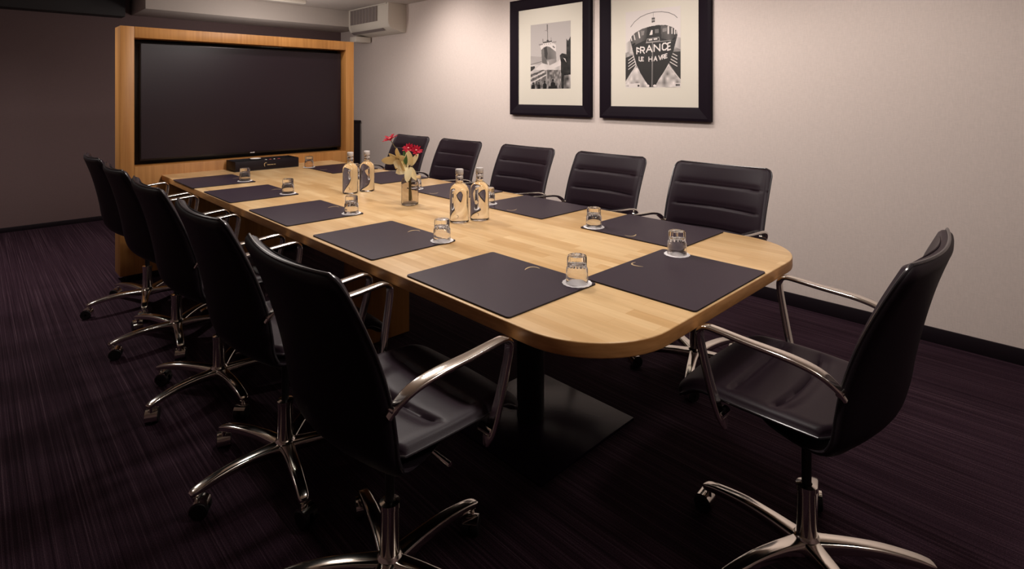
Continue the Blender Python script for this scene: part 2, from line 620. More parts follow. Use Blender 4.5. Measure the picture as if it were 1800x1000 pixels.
def poly_mask(shape, pts):
    h, w_ = shape
    yy, xx = np.mgrid[0:h, 0:w_]
    xx = (xx + .5) / w_; yy = (yy + .5) / h
    inside = np.zeros(shape, bool)
    n = len(pts)
    for i in range(n):
        x1_, y1_ = pts[i]; x2_, y2_ = pts[(i + 1) % n]
        if y1_ == y2_: continue
        c_ = ((y1_ > yy) != (y2_ > yy)) & (xx < (x2_ - x1_) * (yy - y1_) / (y2_ - y1_) + x1_)
        inside ^= c_
    return inside

def line(img, p, q, wid, val):
    h, w_ = img.shape
    asp = h / w_
    yy, xx = np.mgrid[0:h, 0:w_]
    xx = (xx + .5) / w_; yy = (yy + .5) / h * asp
    ax, ay, bx_, by = p[0], p[1] * asp, q[0], q[1] * asp
    dx, dy = bx_ - ax, by - ay
    t = np.clip(((xx - ax) * dx + (yy - ay) * dy) / (dx * dx + dy * dy + 1e-12), 0, 1)
    d = np.hypot(xx - ax - t * dx, yy - ay - t * dy)
    a_ = np.clip((wid / 2 - d) * w_ + .5, 0, 1)
    img[:] = img * (1 - a_) + val * a_

def poly(img, pts, val):
    m_ = poly_mask(img.shape, pts)
    img[m_] = val(img.shape)[m_] if callable(val) else val

def ell(img, cx, cy_, rx, ry, val):
    poly(img, [(cx + rx * math.cos(a * PI / 12), cy_ + ry * math.sin(a * PI / 12)) for a in range(24)], val)

def nz(lo, hi, fx, fy, seed):
    rs = np.random.RandomState(seed)
    def f(shape):
        h, w_ = shape
        g = rs.rand(fy + 2, fx + 2)
        y = np.linspace(0, fy, h)[:, None]; x = np.linspace(0, fx, w_)[None, :]
        yi = y.astype(int); xi = x.astype(int); fy_ = y - yi; fx_ = x - xi
        v = g[yi, xi] * (1 - fy_) * (1 - fx_) + g[yi, xi + 1] * (1 - fy_) * fx_ + g[yi + 1, xi] * fy_ * (1 - fx_) + g[yi + 1, xi + 1] * fy_ * fx_
        return lo + (hi - lo) * v
    return f

GLYPH = {'F': [[(0, 1), (0, 0), (1, 0)], [(0, .5), (.8, .5)]], 'R': [[(0, 1), (0, 0), (.75, 0), (1, .12), (1, .4), (.75, .52), (0, .52)], [(.5, .52), (1, 1)]],
         'A': [[(0, 1), (.5, 0), (1, 1)], [(.2, .65), (.8, .65)]], 'N': [[(0, 1), (0, 0), (1, 1), (1, 0)]],
         'C': [[(1, .18), (.75, 0), (.25, 0), (0, .2), (0, .8), (.25, 1), (.75, 1), (1, .82)]], 'E': [[(1, 0), (0, 0), (0, 1), (1, 1)], [(0, .5), (.8, .5)]],
         'L': [[(0, 0), (0, 1), (1, 1)]], 'H': [[(0, 0), (0, 1)], [(1, 0), (1, 1)], [(0, .5), (1, .5)]], 'V': [[(0, 0), (.5, 1), (1, 0)]]}

def glyph(img, ch, x, y, w_, h_, skx, wid, val):
    """x,y top-left; skx = slope of the letter baseline"""
    for st in GLYPH[ch]:
        P = [(x + a * w_, y + b * h_ + skx * a * w_) for a, b in st]
        for p, q in zip(P, P[1:]):
            line(img, p, q, wid, val)

def print_bow(w_=190, h_=238):
    # coordinates measured on a 623 x 905 field
    def c(x, y): return ((x - 42) / 623, (y - 55) / 905)
    im = canvas(w_, h_, .80)
    # quays left and right, water below
    poly(im, [c(42, 520), c(150, 500), c(180, 700), c(200, 960), c(42, 960)], nz(.25, .75, 20, 26, 1))
    poly(im, [c(665, 480), c(580, 490), c(540, 700), c(500, 960), c(665, 960)], nz(.25, .75, 20, 26, 2))
    poly(im, [c(42, 600), c(125, 575), c(165, 690), c(42, 880)], .10)
    poly(im, [c(665, 560), c(590, 560), c(540, 690), c(665, 880)], .10)
    poly(im, [c(42, 430), c(105, 390), c(120, 520), c(42, 540)], nz(.5, .85, 14, 10, 5))
    poly(im, [c(600, 385), c(665, 410), c(665, 540), c(590, 500)], nz(.5, .85, 14, 10, 6))
    for k in range(4):
        line(im, c(78, 632 + k * 36), c(140 + k * 8, 590 + k * 30), .012, .85)
        line(im, c(628, 610 + k * 38), c(572 - k * 6, 575 + k * 33), .012, .85)
    line(im, c(42, 900), c(170, 700), .012, .8); line(im, c(665, 880), c(530, 705), .012, .8)
    poly(im, [c(170, 715), c(330, 955), c(42, 955), c(42, 905)], nz(.25, .95, 18, 18, 3))
    poly(im, [c(535, 715), c(380, 955), c(665, 955), c(665, 890)], nz(.25, .95, 18, 18, 4))
    hull = [c(100, 380), c(115, 350), c(160, 308), c(240, 272), c(330, 252), c(420, 245), c(510, 255), c(580, 285), c(625, 330), c(632, 380), c(612, 460), c(588, 560), c(550, 670), c(495, 770), c(430, 870), c(385, 955), c(325, 955), c(275, 880), c(215, 780), c(175, 690), c(150, 600), c(125, 500), c(105, 420)]
    poly(im, hull, .085)
    poly(im, [c(100, 380), c(160, 308), c(300, 258), c(290, 400), c(120, 470)], nz(.10, .32, 10, 8, 8))
    poly(im, [c(632, 380), c(580, 285), c(450, 247), c(460, 400), c(600, 450)], nz(.08, .26, 10, 8, 9))
    for x, y0, y1, k in ((112, 350, 400, 1), (150, 335, 390, 1), (205, 305, 372, 1.3), (540, 275, 350, 1.4), (580, 295, 355, 1), (608, 310, 362, 1), (625, 330, 360, .6)):
        line(im, c(x - 6, y0), c(x + 6 * (1 if x < 300 else -1), y1), .018 * k, .85)
    poly(im, [c(325, 350), c(345, 295), c(362, 300), c(358, 350)], .85)
    poly(im, [c(230, 300), c(265, 295), c(262, 345), c(232, 350)], .40)
    poly(im, [c(385, 290), c(430, 290), c(430, 335), c(385, 335)], .30)
    poly(im, [c(470, 290), c(520, 285), c(515, 325), c(470, 330)], .40)
    # hawse box
    for p, q in (((292, 432), (300, 395)), ((300, 395), (432, 385)), ((432, 385), (438, 425)), ((285, 440), (560, 432)), ((292, 432), (438, 425))):
        line(im, c(*p), c(*q), .008, .62)
    line(im, c(322, 408), c(352, 406), .022, .85); line(im, c(378, 404), c(408, 402), .022, .85)
    line(im, c(128, 455), c(150, 440), .03, .05); line(im, c(585, 425), c(602, 410), .03, .05)
    line(im, c(358, 440), c(352, 950), .006, .7)
    line(im, c(366, 440), c(362, 950), .004, .4)
    # rail arc and lantern on the foredeck
    arc = [(105, 235), (150, 180), (220, 130), (300, 103), (380, 92), (460, 97), (540, 118), (600, 152), (630, 185)]
    for p, q in zip(arc, arc[1:]): line(im, c(*p), c(*q), .009, .22)
    line(im, c(368, 95), c(368, 155), .005, .3)
    poly(im, [c(350, 155), c(385, 155), c(388, 205), c(350, 212)], .22); line(im, c(355, 182), c(382, 182), .012, .7)
    # lettering on the bow
    for ch, x, y, ww, hh, sk in (('F', 178, 488, 30, 72, .35), ('R', 222, 484, 44, 68, .10), ('A', 290, 474, 64, 72, 0), ('N', 378, 468, 64, 74, -.02), ('C', 470, 462, 46, 74, -.08), ('E', 528, 462, 28, 78, -.2)):
        glyph(im, ch, *c(x, y), ww / 623, hh / 905, sk, .020, .88)
    for ch, x, y, ww, hh, sk in (('L', 205, 598, 20, 42, .3), ('E', 232, 602, 24, 42, .1), ('H', 318, 606, 36, 48, 0), ('A', 376, 604, 34, 48, 0), ('V', 430, 598, 32, 46, -.05), ('R', 468, 592, 24, 44, -.1), ('E', 500, 584, 20, 44, -.15)):
        glyph(im, ch, *c(x, y), ww / 623, hh / 905, sk, .015, .85)
    # dock blocks
    poly(im, [c(42, 915), c(215, 905), c(215, 960), c(42, 960)], .80)
    poly(im, [c(42, 925), c(80, 925), c(80, 950), c(42, 950)], nz(.1, .9, 14, 3, 11)); poly(im, [c(185, 925), c(208, 925), c(208, 948), c(185, 948)], .15)
    poly(im, [c(600, 910), c(665, 910), c(665, 955), c(600, 955)], .78); poly(im, [c(612, 922), c(660, 922), c(660, 945), c(612, 945)], nz(.1, .9, 12, 3, 12))
    ell(im, *c(305, 940), 18 / 623, 14 / 905, .85); ell(im, *c(385, 940), 20 / 623, 14 / 905, .85)
    return im

def print_launch(w_=190, h_=234):
    def c(x, y): return ((x - 68) / 524, (y - 90) / 845)
    im = canvas(w_, h_, .62)
    im[:] = .60 + .06 * np.linspace(0, 1, h_)[:, None]
    poly(im, [c(68, 500), c(230, 520), c(230, 620), c(68, 640)], nz(.45, .62, 6, 5, 20))
    # water and slipway
    poly(im, [c(68, 620), c(592, 600), c(592, 935), c(68, 935)], nz(.45, .80, 10, 8, 21))
    poly(im, [c(68, 735), c(300, 690), c(470, 700), c(470, 935), c(68, 935)], nz(.10, .60, 34, 30, 22))
    for k in range(4):
        line(im, c(68, 760 + k * 34), c(250 + k * 10, 690 + k * 22), .020, .15 if k % 2 == 0 else .78)
    poly(im, [c(68, 640), c(125, 635), c(130, 660), c(95, 690), c(68, 705)], .10)
    line(im, c(68, 612), c(220, 580), .010, .25)
    # ship
    poly(im, [c(200, 375), c(240, 345), c(355, 340), c(408, 380), c(408, 470), c(395, 455), c(300, 388), c(215, 430)], .80)
    poly(im, [c(215, 430), c(245, 400), c(285, 385), c(330, 400), c(408, 465), c(415, 590), c(330, 630), c(240, 622), c(225, 590)], nz(.22, .45, 6, 7, 23))
    poly(im, [c(250, 405), c(285, 388), c(300, 480), c(290, 560), c(260, 520)], .13)
    poly(im, [c(285, 560), c(400, 555), c(408, 600), c(330, 632), c(290, 632)], nz(.25, .55, 8, 5, 24))
    line(im, c(305, 590), c(312, 628), .03, .7)
    poly(im, [c(180, 350), c(235, 345), c(235, 365), c(185, 368)], .42); poly(im, [c(355, 335), c(415, 330), c(410, 350), c(356, 352)], .45)
    poly(im, [c(238, 328), c(355, 318), c(356, 335), c(240, 345)], .15)
    line(im, c(298, 110), c(300, 320), .012, .2); line(im, c(292, 110), c(294, 190), .018, .3); line(im, c(265, 182), c(300, 182), .010, .4)
    line(im, c(235, 290), c(238, 330), .015, .3); line(im, c(345, 280), c(346, 320), .010, .35); ell(im, *c(300, 316), 14 / 524, 14 / 845, .15)
    for x in (258, 285, 312, 338): ell(im, *c(x, 358), 5 / 524, 6 / 845, .3)
    line(im, c(370, 395), c(388, 410), .024, .25)
    # spray
    poly(im, [c(225, 600), c(330, 635), c(420, 600), c(470, 560), c(470, 640), c(330, 690), c(180, 690), c(130, 680)], nz(.66, .85, 9, 7, 25))
    # crowd and stand on the right
    poly(im, [c(540, 310), c(560, 340), c(592, 285), c(592, 700), c(540, 700)], nz(.03, .16, 16, 30, 26))
    poly(im, [c(455, 515), c(485, 490), c(540, 505), c(592, 520), c(592, 935), c(475, 935), c(470, 600)], nz(.02, .14, 20, 24, 27))
    poly(im, [c(500, 548), c(525, 560), c(540, 610), c(515, 570)], .75)
    poly(im, [c(515, 770), c(592, 760), c(592, 935), c(505, 935)], nz(.05, .85, 16, 14, 28))
    # silhouettes along the foot of the picture
    for x, y, s in ((103, 860, 26), (182, 858, 24), (260, 845, 26), (368, 828, 32)):
        ell(im, *c(x, y), s * .42 / 524, s * .6 / 845, .04)
        poly(im, [c(x - s * .9, 935), c(x - s * .9, y + s * 1.2), c(x - s * .3, y + s * .6), c(x + s * .3, y + s * .6), c(x + s, y + s * 1.3), c(x + s, 935)], .04)
    poly(im, [c(310, 905), c(420, 895), c(420, 935), c(310, 935)], .05)
    return im

def print_mesh(name, im, wid, hgt, parent, x, yc, zc):
    """print facing -x: image left is +y"""
    h, w_ = im.shape
    tint = np.array([1.0, .90, .86])
    vs_, fs_ = [], []
    me = bpy.data.meshes.new(name)
    ys = yc + wid / 2 - np.arange(w_ + 1) / w_ * wid
    zs = zc + hgt / 2 - np.arange(h + 1) / h * hgt
    V = np.zeros(((h + 1) * (w_ + 1), 3))
    V[:, 0] = x
    V[:, 1] = np.tile(ys, h + 1)
    V[:, 2] = np.repeat(zs, w_ + 1)
    idx = np.arange(h * w_)
    r_, c_ = idx // w_, idx % w_
    a = r_ * (w_ + 1) + c_
    F = np.stack([a, a + w_ + 1, a + w_ + 2, a + 1], 1)
    me.from_pydata(V.tolist(), [], F.tolist())
    # corner colours, one flat tone per cell
    col = me.color_attributes.new('print', 'FLOAT_COLOR', 'CORNER')
    g = im.reshape(-1) ** 1.5 * .86
    px = np.ones((h * w_, 4, 4))
    px[:, :, :3] = (g[:, None] * tint[None])[:, None, :]
    col.data.foreach_set('color', px.reshape(-1))
    me.materials.append(M['print'])
    o = bpy.data.objects.new(name, me)
    C.objects.link(o)
    o.parent = parent
    return o

def picture(label, y0, y1, print_im, py0, py1, pz0, pz1, z0=1.221, z1=2.368):
    yc, zc = (y0 + y1) / 2, (z0 + z1) / 2
    t = thing('framed_photograph', label, 'picture', (XR, yc, zc), 0, 'framed ship photographs')
    hw, hh = (y0 - y1) / 2, (z1 - z0) / 2
    B = .104
    # four mitred mouldings with a raised outer lip
    cor = [(-hw, -hh), (hw, -hh), (hw, hh), (-hw, hh)]
    sec = [(0, -.001), (0, -.038), (.02, -.042), (.05, -.036), (B - .012, -.026), (B, -.020), (B, -.001)]
    for k in range(4):
        (ya, za), (yb, zb) = cor[k], cor[(k + 1) % 4]
        mbb = MB()
        n = len(sec)
        vs_ = []
        for (yy_, zz_) in ((ya, za), (yb, zb)):
            for d, x in sec:
                vs_.append((x, yy_ - math.copysign(d, yy_), zz_ - math.copysign(d, zz_)))
        mbb.add(vs_, [tuple(range(n)), tuple(range(n, 2 * n))] + [(i, (i + 1) % n, n + (i + 1) % n, n + i) for i in range(n)])
        mbb.build('frame_rail', M['frame'], t, smooth=True, angle=20)
    mbb = MB(); mbb.box(-.014, -.002, -hw + B - .004, hw - B + .004, -hh + B - .004, hh - B + .004); mbb.build('mount', M['mat'], t)
    print_mesh('photo_print', print_im, py0 - py1, pz1 - pz0, t, -.0148, (py0 + py1) / 2 - yc, (pz0 + pz1) / 2 - zc)
    return t

picture('black framed photograph of a ship launch before a crowd', 4.070, 3.043, print_launch(), 3.799, 3.288, 1.479, 2.107)
picture('black framed photograph of a ship bow lettered FRANCE LE HAVRE', 2.942, 1.926, print_bow(), 2.689, 2.181, 1.481, 2.117)

# ------------------------------------------------------------------ conference table
TX0, TX1, TY0, TY1, TZ = 1.070, 2.480, 0.774, 5.0315, 0.795
table = thing('conference_table', 'long light wooden conference table with rounded end', 'table', (1.775, 2.9, 0))
def tl(x, y): return (x - 1.775, y - 2.9)
mb = MB()
ol = [tl(*p) for p in rrect(TX0, TX1, TY0, TY1, (.27, .27, 0, 0), 14)]
mb.prism(ol, TZ - .042, TZ)
top = mb.build('tabletop', [M['table'], M['edgeband']], table, bevel=.004, bseg=3)
for p_ in top.data.polygons:
    if abs(p_.normal.z) < .5:
        p_.material_index = 1
mb = MB(); x, y = tl(1.480, 1.370); x2, y2 = tl(2.080, 1.970); mb.box(x, x2, y, y2, 0, .012); mb.build('base_plate', M['steel_black'], table, bevel=.002)
mb = MB(); cx_, cy_ = tl(1.765, 1.695); mb.lathe([(0, .0125), (.060, .0125), (.060, TZ - .05), (.0, TZ - .05)], 32, (cx_, cy_, 0)); mb.build('column', M['column'], table, smooth=True)
mb = MB(); x, y = tl(1.20, 1.05); x2, y2 = tl(2.35, 5.0); mb.box(x, x2, y, y2, TZ - .0499, TZ - .0425); mb.build('added_underboard', M['column'], table)  # unseen dark board, added so the base plate reflects black
mb = MB(); x, y = tl(1.607, 2.83); x2, y2 = tl(1.893, 3.10); mb.box(x, x2, y, y2, 0, TZ - .0502); mb.build('pedestal', M['veneer'], table, bevel=.003)

# ------------------------------------------------------------------ chairs
def volume(P, ns, nt, front, back, edge=.12):
    """P(s,t)->point; closed cushion between normal offsets front(s,t) and back(s,t)"""
    q = np.linspace(-1, 1, ns); S = .45 * q + .55 * np.sin(q * PI / 2)       # denser towards the edges
    q = np.linspace(-1, 1, nt); T = (.75 * q + .25 * np.sin(q * PI / 2)) / 2 + .5
    T[0], T[-1] = 0, 1
    G = np.array([[P(s, t) for s in S] for t in T])
    du = np.gradient(G, axis=1); dv = np.gradient(G, axis=0)
    Nn = np.cross(du, dv); Nn /= np.linalg.norm(Nn, axis=2, keepdims=True) + 1e-12
    def er(a, w_):
        d = np.clip((np.abs(a) - (1 - w_)) / w_, 0, 1)
        return np.sqrt(np.clip(1 - d * d, 0, 1))
    m = MB()
    E_ = np.outer(er(T * 2 - 1, edge * .6), er(S, edge))
    Fo = np.array([[front(s, t) for s in S] for t in T]) * E_
    Bo = np.array([[back(s, t) for s in S] for t in T]) * E_
    A = G + Nn * Fo[..., None]; B_ = G - Nn * Bo[..., None]
    n = ns * nt
    fs_ = []
    for k in range(nt - 1):
        for i in range(ns - 1):
            a = k * ns + i
            fs_.append((a, a + 1, a + ns + 1, a + ns))
            fs_.append((n + a, n + a + ns, n + a + ns + 1, n + a + 1))
    ring = [(0, i) for i in range(ns)] + [(k, ns - 1) for k in range(1, nt)] + [(nt - 1, i) for i in range(ns - 2, -1, -1)] + [(k, 0) for k in range(nt - 2, 0, -1)]
    ids = [k * ns + i for k, i in ring]
    for q in range(len(ids)):
        a, b = ids[q], ids[(q + 1) % len(ids)]
        fs_.append((a, b, n + b, n + a))
    m.add(A.reshape(-1, 3).tolist() + B_.reshape(-1, 3).tolist(), fs_)
    bnd = [G[k, i] for k, i in ring]
    return m, bnd

# side profile of the shell: x forward, z up; last column is the dish depth at mid width; half width
SH = np.array([(.09, .512, .0, .17), (.02, .510, .0, .205), (-.060, .513, .014, .240), (-.118, .528, .040, .262), (-.144, .570, .066, .272), (-.155, .638, .078, .276),
               (-.170, .720, .076, .278), (-.203, .825, .064, .279), (-.248, .93, .046, .279), (-.302, 1.036, .028, .277)])
SHC = np.array(catmull(SH, 8))
SL = np.concatenate([[0], np.cumsum(np.linalg.norm(np.diff(SHC[:, :2], axis=0), axis=1))]); SL /= SL[-1]
def shp(t):
    return [np.interp(t, SL, SHC[:, k]) for k in range(4)]
def shell_P(s, t):
    x, z, d, hw = shp(t)
    rr = .06
    if t > 1 - rr:           # rounded upper corners
        q = (t - (1 - rr)) / rr
        hw -= .034 * (1 - math.sqrt(max(0, 1 - q * q)))
    if t < .08:
        q = (.08 - t) / .08
        hw -= .05 * (1 - math.sqrt(max(0, 1 - q * q)))
    k = 1 - s * s
    dz = -.012 * k if t > .9 else 0
    return (x - d * k, s * hw, z + (-.006 * k if t > .97 else 0))
T0 = .335                   # where the back cushion starts above the seat
seams = []
for zz in (.920, .807, .695):
    seams.append(float(np.interp(zz, SHC[30:, 1], SL[30:])))

CH = thing('conference_chair', 'x', 'chair', (0, 0, 0))

def groove(v, u0, w_):
    return math.exp(-((v - u0) / w_) ** 2)

def cushP(s, t):
    return shell_P(s * .985, T0 + (1 - T0) * t * .995)
def cush_front(s, t):
    tt = T0 + (1 - T0) * t
    h = .020
    m = max(0, 1 - max(0, abs(s) - .80) / .12) if abs(s) < .92 else 0
    for u in seams:
        uu = u - .006 * (1 - s * s)
        h -= m * (.0075 * groove(tt, uu, .006) + .0045 * groove(tt, uu + .014, .02))
    h -= .004 * groove(abs(s), .93, .02)
    return h
mb, bnd = volume(cushP, 33, 96, cush_front, lambda s, t: .001, .10)
back = mb.build('backrest', M['leather'], CH, smooth=True, angle=70)
mb, bnd = volume(shell_P, 29, 60, lambda s, t: .001, lambda s, t: .017, .14)
shell = mb.build('back_shell', M['shell'], CH, smooth=True, angle=70)
mb = MB()
bp = [p for p in bnd if p[2] > .535]
# boundary ring runs round the sheet: order the upper stretch as one open line
i0 = next(i for i in range(len(bnd)) if bnd[i][2] > .535 and bnd[i - 1][2] <= .535)
bp = [bnd[(i0 + k) % len(bnd)] for k in range(len(bp))]
mb.tube(bp, .0042, 8)
mb.build('piping', M['piping'], back, smooth=True)

def seat_P(s, t):
    xr = -.105 - .072 * (1 - s * s)
    xf = .290 + .03 * (1 - s * s)
    x = xr + (xf - xr) * t
    hw = .240 + .012 * math.sin(PI * min(1, t * 1.1))
    if t > .93:
        hw -= .022 * (1 - math.sqrt(max(0, 1 - ((t - .93) / .07) ** 2)))
    z = .548 - .012 * (1 - s * s) + .006 * math.sin(PI * t)
    if t > .78:
        z -= .045 * ((t - .78) / .22) ** 2
    return (x, s * hw, z)
def seat_front(s, t):
    h = .024
    m = min(1, max(0, (.93 - abs(s)) / .22)); m = m * m * (3 - 2 * m)
    for u in (.34, .62):
        uu = u + .03 * (1 - s * s)
        h -= m * (.009 * groove(t, uu, .011) + .009 * groove(t, uu - .03, .05))
    return h
mb, bnd2 = volume(lambda s, t: seat_P(-s, t), 41, 84, seat_front, lambda s, t: .016, .16)
seat = mb.build('seat', M['leather'], CH, smooth=True, angle=70)
mb = MB(); mb.tube(bnd2 + [bnd2[0]], .0036, 8, cap=False); mb.build('piping', M['piping'], seat, smooth=True)

# mechanism under the seat
mb = MB(); mb.box(-.09, .13, -.085, .085, .468, .5030); mb.build('tilt_mechanism', M['black_plastic'], CH, bevel=.008)
mb = MB(); mb.tube([(.02, -.06, .472), (.03, -.17, .468), (.035, -.235, .462)], [.005, .005, .007], 8); mb.build('height_lever', M['chrome'], CH, smooth=True)

# armrests
for s in (1, -1):
    path = [(-.178, .282, .690), (-.164, .289, .714), (-.125, .297, .742), (-.06, .301, .757), (.05, .302, .764), (.135, .302, .771), (.165, .302, .771),
            (.181, .301, .761), (.187, .300, .744), (.180, .297, .696), (.160, .289, .606), (.144, .281, .546), (.132, .275, .512), (.124, .273, .490)]
    wd = [.020, .030, .038, .040, .036, .032, .031, .029, .027, .026, .028, .034, .034, .016]
    th = [.010, .012, .014, .014, .014, .014, .014, .016, .018, .019, .019, .018, .014, .009]
    cp = catmull([(p[0], s * p[1], p[2], a, b) for p, a, b in zip(path, wd, th)], 5)
    mb = MB()
    mb.bar([p[:3] for p in cp], (0, 1, 0), [p[3] for p in cp], [p[4] for p in cp], 16, 4)
    arm = mb.build('armrest', M['chrome'], CH, smooth=True, angle=50)
    for (x, z, y0, y1, r) in ((.137, .524, .240, .289, .013), (-.168, .706, .262, .297, .010)):
        mb = MB()
        mb.tube([(x, s * y0, z), (x, s * (y1 - .002), z), (x, s * y1, z)], [r, r, r * .75], 14)
        mb.build('bolt', M['chrome'], arm, smooth=True)

# column
mb = MB(); mb.lathe([(.0, .21), (.0135, .21), (.0135, .4685), (0, .4685)], 20); mb.build('gas_piston', M['black_plastic'], CH, smooth=True)
mb = MB(); mb.lathe([(.0, .085), (.030, .085), (.0275, .12), (.0265, .245), (.029, .247), (.029, .262), (.016, .266), (.016, .255), (0, .255)], 28)
mb.build('column_sleeve', M['chrome'], CH, smooth=True)
mb = MB(); mb.lathe([(.0, .062), (.030, .062), (.040, .075), (.042, .095), (.036, .110), (.029, .118), (0, .118)], 28)
hub = mb.build('base_hub', M['chrome'], CH, smooth=True)

# leg and caster, built once along +x, five turned copies
lp = catmull([(.010, .086, .062, .044), (.05, .091, .054, .040), (.12, .099, .046, .034), (.20, .101, .042, .030), (.28, .093, .038, .026), (.322, .084, .035, .022), (.335, .080, .024, .014)], 4)
mb = MB()
mb.bar([(p[0], 0, p[1]) for p in lp], (0, 1, 0), [p[2] for p in lp], [p[3] for p in lp], 20, 4)
leg_me = mb.mesh('leg', M['chrome'], smooth=True, angle=60)
mb = MB()
def disc(mb_, y0, y1, r, cxx, czz, mi):
    n = 20
    vs_ = []
    for (yy_, rr) in ((y0, r * .9), (y0 + (y1 - y0) * .15, r), (y1 - (y1 - y0) * .15, r), (y1, r * .9)):
        vs_ += [(cxx + rr * math.cos(2 * PI * i / n), yy_, czz + rr * math.sin(2 * PI * i / n)) for i in range(n)]
    fs_ = [tuple(range(n)), tuple(range(3 * n, 4 * n))[::-1]]
    for k in range(3):
        fs_ += [(k * n + i, k * n + (i + 1) % n, (k + 1) * n + (i + 1) % n, (k + 1) * n + i) for i in range(n)]
    mb_.add(vs_, fs_, mi)
disc(mb, -.026, -.006, .029, -.016, .029, 1); disc(mb, .006, .026, .029, -.016, .029, 1)
mb.tube([(-.016, -.026, .029), (-.016, .026, .029)], .006, 8, 1)
mb.tube([(0, 0, .050), (0, 0, .074)], .008, 10, 0)
# chrome hood: a curved shell over the wheels
hv, hf = [], []
na = 12
for r in (.0325, .0300):
    for i in range(na + 1):
        a = math.radians(-20 + 165 * i / na)
        for yy_ in (-.024, .024):
            hv.append((-.016 + r * math.cos(a), yy_, .029 + r * math.sin(a)))
o2 = 2 * (na + 1)
for i in range(na):
    a = 2 * i
    hf += [(a, a + 1, a + 3, a + 2), (o2 + a, o2 + a + 2, o2 + a + 3, o2 + a + 1), (a, a + 2, o2 + a + 2, o2 + a), (a + 1, o2 + a + 1, o2 + a + 3, a + 3)]
hf += [(0, o2, o2 + 1, 1), (2 * na, 2 * na + 1, o2 + 2 * na + 1, o2 + 2 * na)]
mb.add(hv, hf, 0)
cas_me = mb.mesh('caster', [M['chrome'], M['wheel']], smooth=True, angle=40)

CHAIR_PARTS = list(CH.children)
def add_legs(root, a0, seed):
    rs = random.Random(seed)
    for k in range(5):
        l = bpy.data.objects.new('leg', leg_me); C.objects.link(l); l.parent = root
        l.rotation_euler = (0, 0, math.radians(a0 + 72 * k))
        c_ = bpy.data.objects.new('caster', cas_me); C.objects.link(c_); c_.parent = l
        c_.location = (.318, 0, 0); c_.rotation_euler = (0, 0, rs.uniform(-.9, .9) + (PI if rs.random() < .35 else 0))

R = math.radians
CX_L, CX_R = .860, 2.690
spots = [  # x, y, facing deg, star angle (world deg), label
    (CX_L, 1.385, 0, 2, 'black leather armchair nearest the camera on the left table side'),
    (CX_L, 2.125, 0, 186, 'black leather armchair second from the camera on the left table side'),
    (CX_L, 2.915, 0, 199, 'middle black leather armchair of the five on the left table side'),
    (CX_L, 3.690, 0, 188, 'black leather armchair second from the screen cabinet on the left side'),
    (CX_L, 4.440, 0, 184, 'black leather armchair closest to the screen cabinet on the left side'),
    (CX_R, 1.400, 180, 346, 'black leather armchair against the beige wall nearest the rounded table end'),
    (CX_R, 2.150, 180, 20, 'black leather armchair second from the rounded end along the beige wall'),
    (CX_R, 2.900, 180, 40, 'middle black leather armchair of the five along the beige wall'),
    (CX_R, 3.690, 180, 10, 'black leather armchair right behind the flower vase along the beige wall'),
    (CX_R, 4.415, 180, 60, 'farthest black leather armchair along the beige wall by the screen cabinet'),
    (1.790, .575, 90, 14, 'black leather armchair at the head of the table with its back turned'),
]
for i, (x, y, fa, sa, lab) in enumerate(spots):
    if i == 0:
        r = CH
    else:
        r = CH.copy(); C.objects.link(r)
        for ch in CHAIR_PARTS:
            c_ = ch.copy(); C.objects.link(c_); c_.parent = r
            for g_ in ch.children:
                d_ = g_.copy(); C.objects.link(d_); d_.parent = c_
    r.location = (x, y, 0)
    r.rotation_euler = (0, 0, R(fa))
    tag(r, lab, 'chair', 'armchairs around the conference table')
for i, r in enumerate([o for o in C.objects if o.name.startswith('conference_chair')]):
    pass
roots = sorted([o for o in C.objects if o.name.startswith('conference_chair')], key=lambda o: o.name)
for r in roots:
    for i, sp_ in enumerate(spots):
        if r['label'] == sp_[4]:
            add_legs(r, sp_[3] - sp_[2], i)

# ------------------------------------------------------------------ desk pads, coasters, glasses
def hook_outline(k=1.0):
    """tapered stroke that climbs and bends over to the right; returned as (up, right) pairs"""
    pts = catmull([(-.026, -.006, .0016), (-.012, -.0125, .0052), (.006, -.0155, .0070), (.019, -.010, .0066), (.0255, .003, .0050), (.0235, .020, .0018)], 4)
    lo, up = [], []
    for i, p in enumerate(pts):
        q = pts[min(i + 1, len(pts) - 1)] - pts[max(i - 1, 0)]
        n = np.array([-q[1], q[0]]) / (np.hypot(q[0], q[1]) + 1e-9)
        lo.append(tuple((p[:2] - n * p[2] / 2) * k)); up.append(tuple((p[:2] + n * p[2] / 2) * k))
    return lo + up[::-1]

pad_mb = MB(); pad_mb.prism(rrect(-.204, .204, -.2575, .2575, .012, 5), 0, .0046)
me_pad_base = pad_mb.mesh('pad_base', M['pad_edge'], bevel=.0012)
pad_mb = MB(); pad_mb.prism(rrect(-.2035, .2035, -.257, .257, .012, 5), .00462, .0052)
me_pad_top = pad_mb.mesh('pad_surface', M['pad'])
hm = MB(); hm.prism([(x_ + .157, -y_) for x_, y_ in hook_outline()], .00522, .0056)
me_hook = hm.mesh('emblem', M['gold'])

def desk_pad(x, y, rz, lab):
    t = thing('desk_pad', lab, 'desk pad', (x, y, TZ), R(rz), 'dark desk pads on the table')
    for nme, me in (('pad_base', me_pad_base), ('pad_surface', me_pad_top), ('emblem', me_hook)):
        o = bpy.data.objects.new(nme, me); C.objects.link(o); o.parent = t
    return t

cm = MB()
cm.prism([((.049 + .0012 * math.cos(k * PI * .5)) * math.cos(2 * PI * k / 64), (.049 + .0012 * math.cos(k * PI * .5)) * math.sin(2 * PI * k / 64)) for k in range(64)], 0, .0012)
cm.lathe([(.036, .0013), (.0375, .0018), (.039, .0013)], 40)
me_coaster = cm.mesh('paper_coaster', M['paper'])

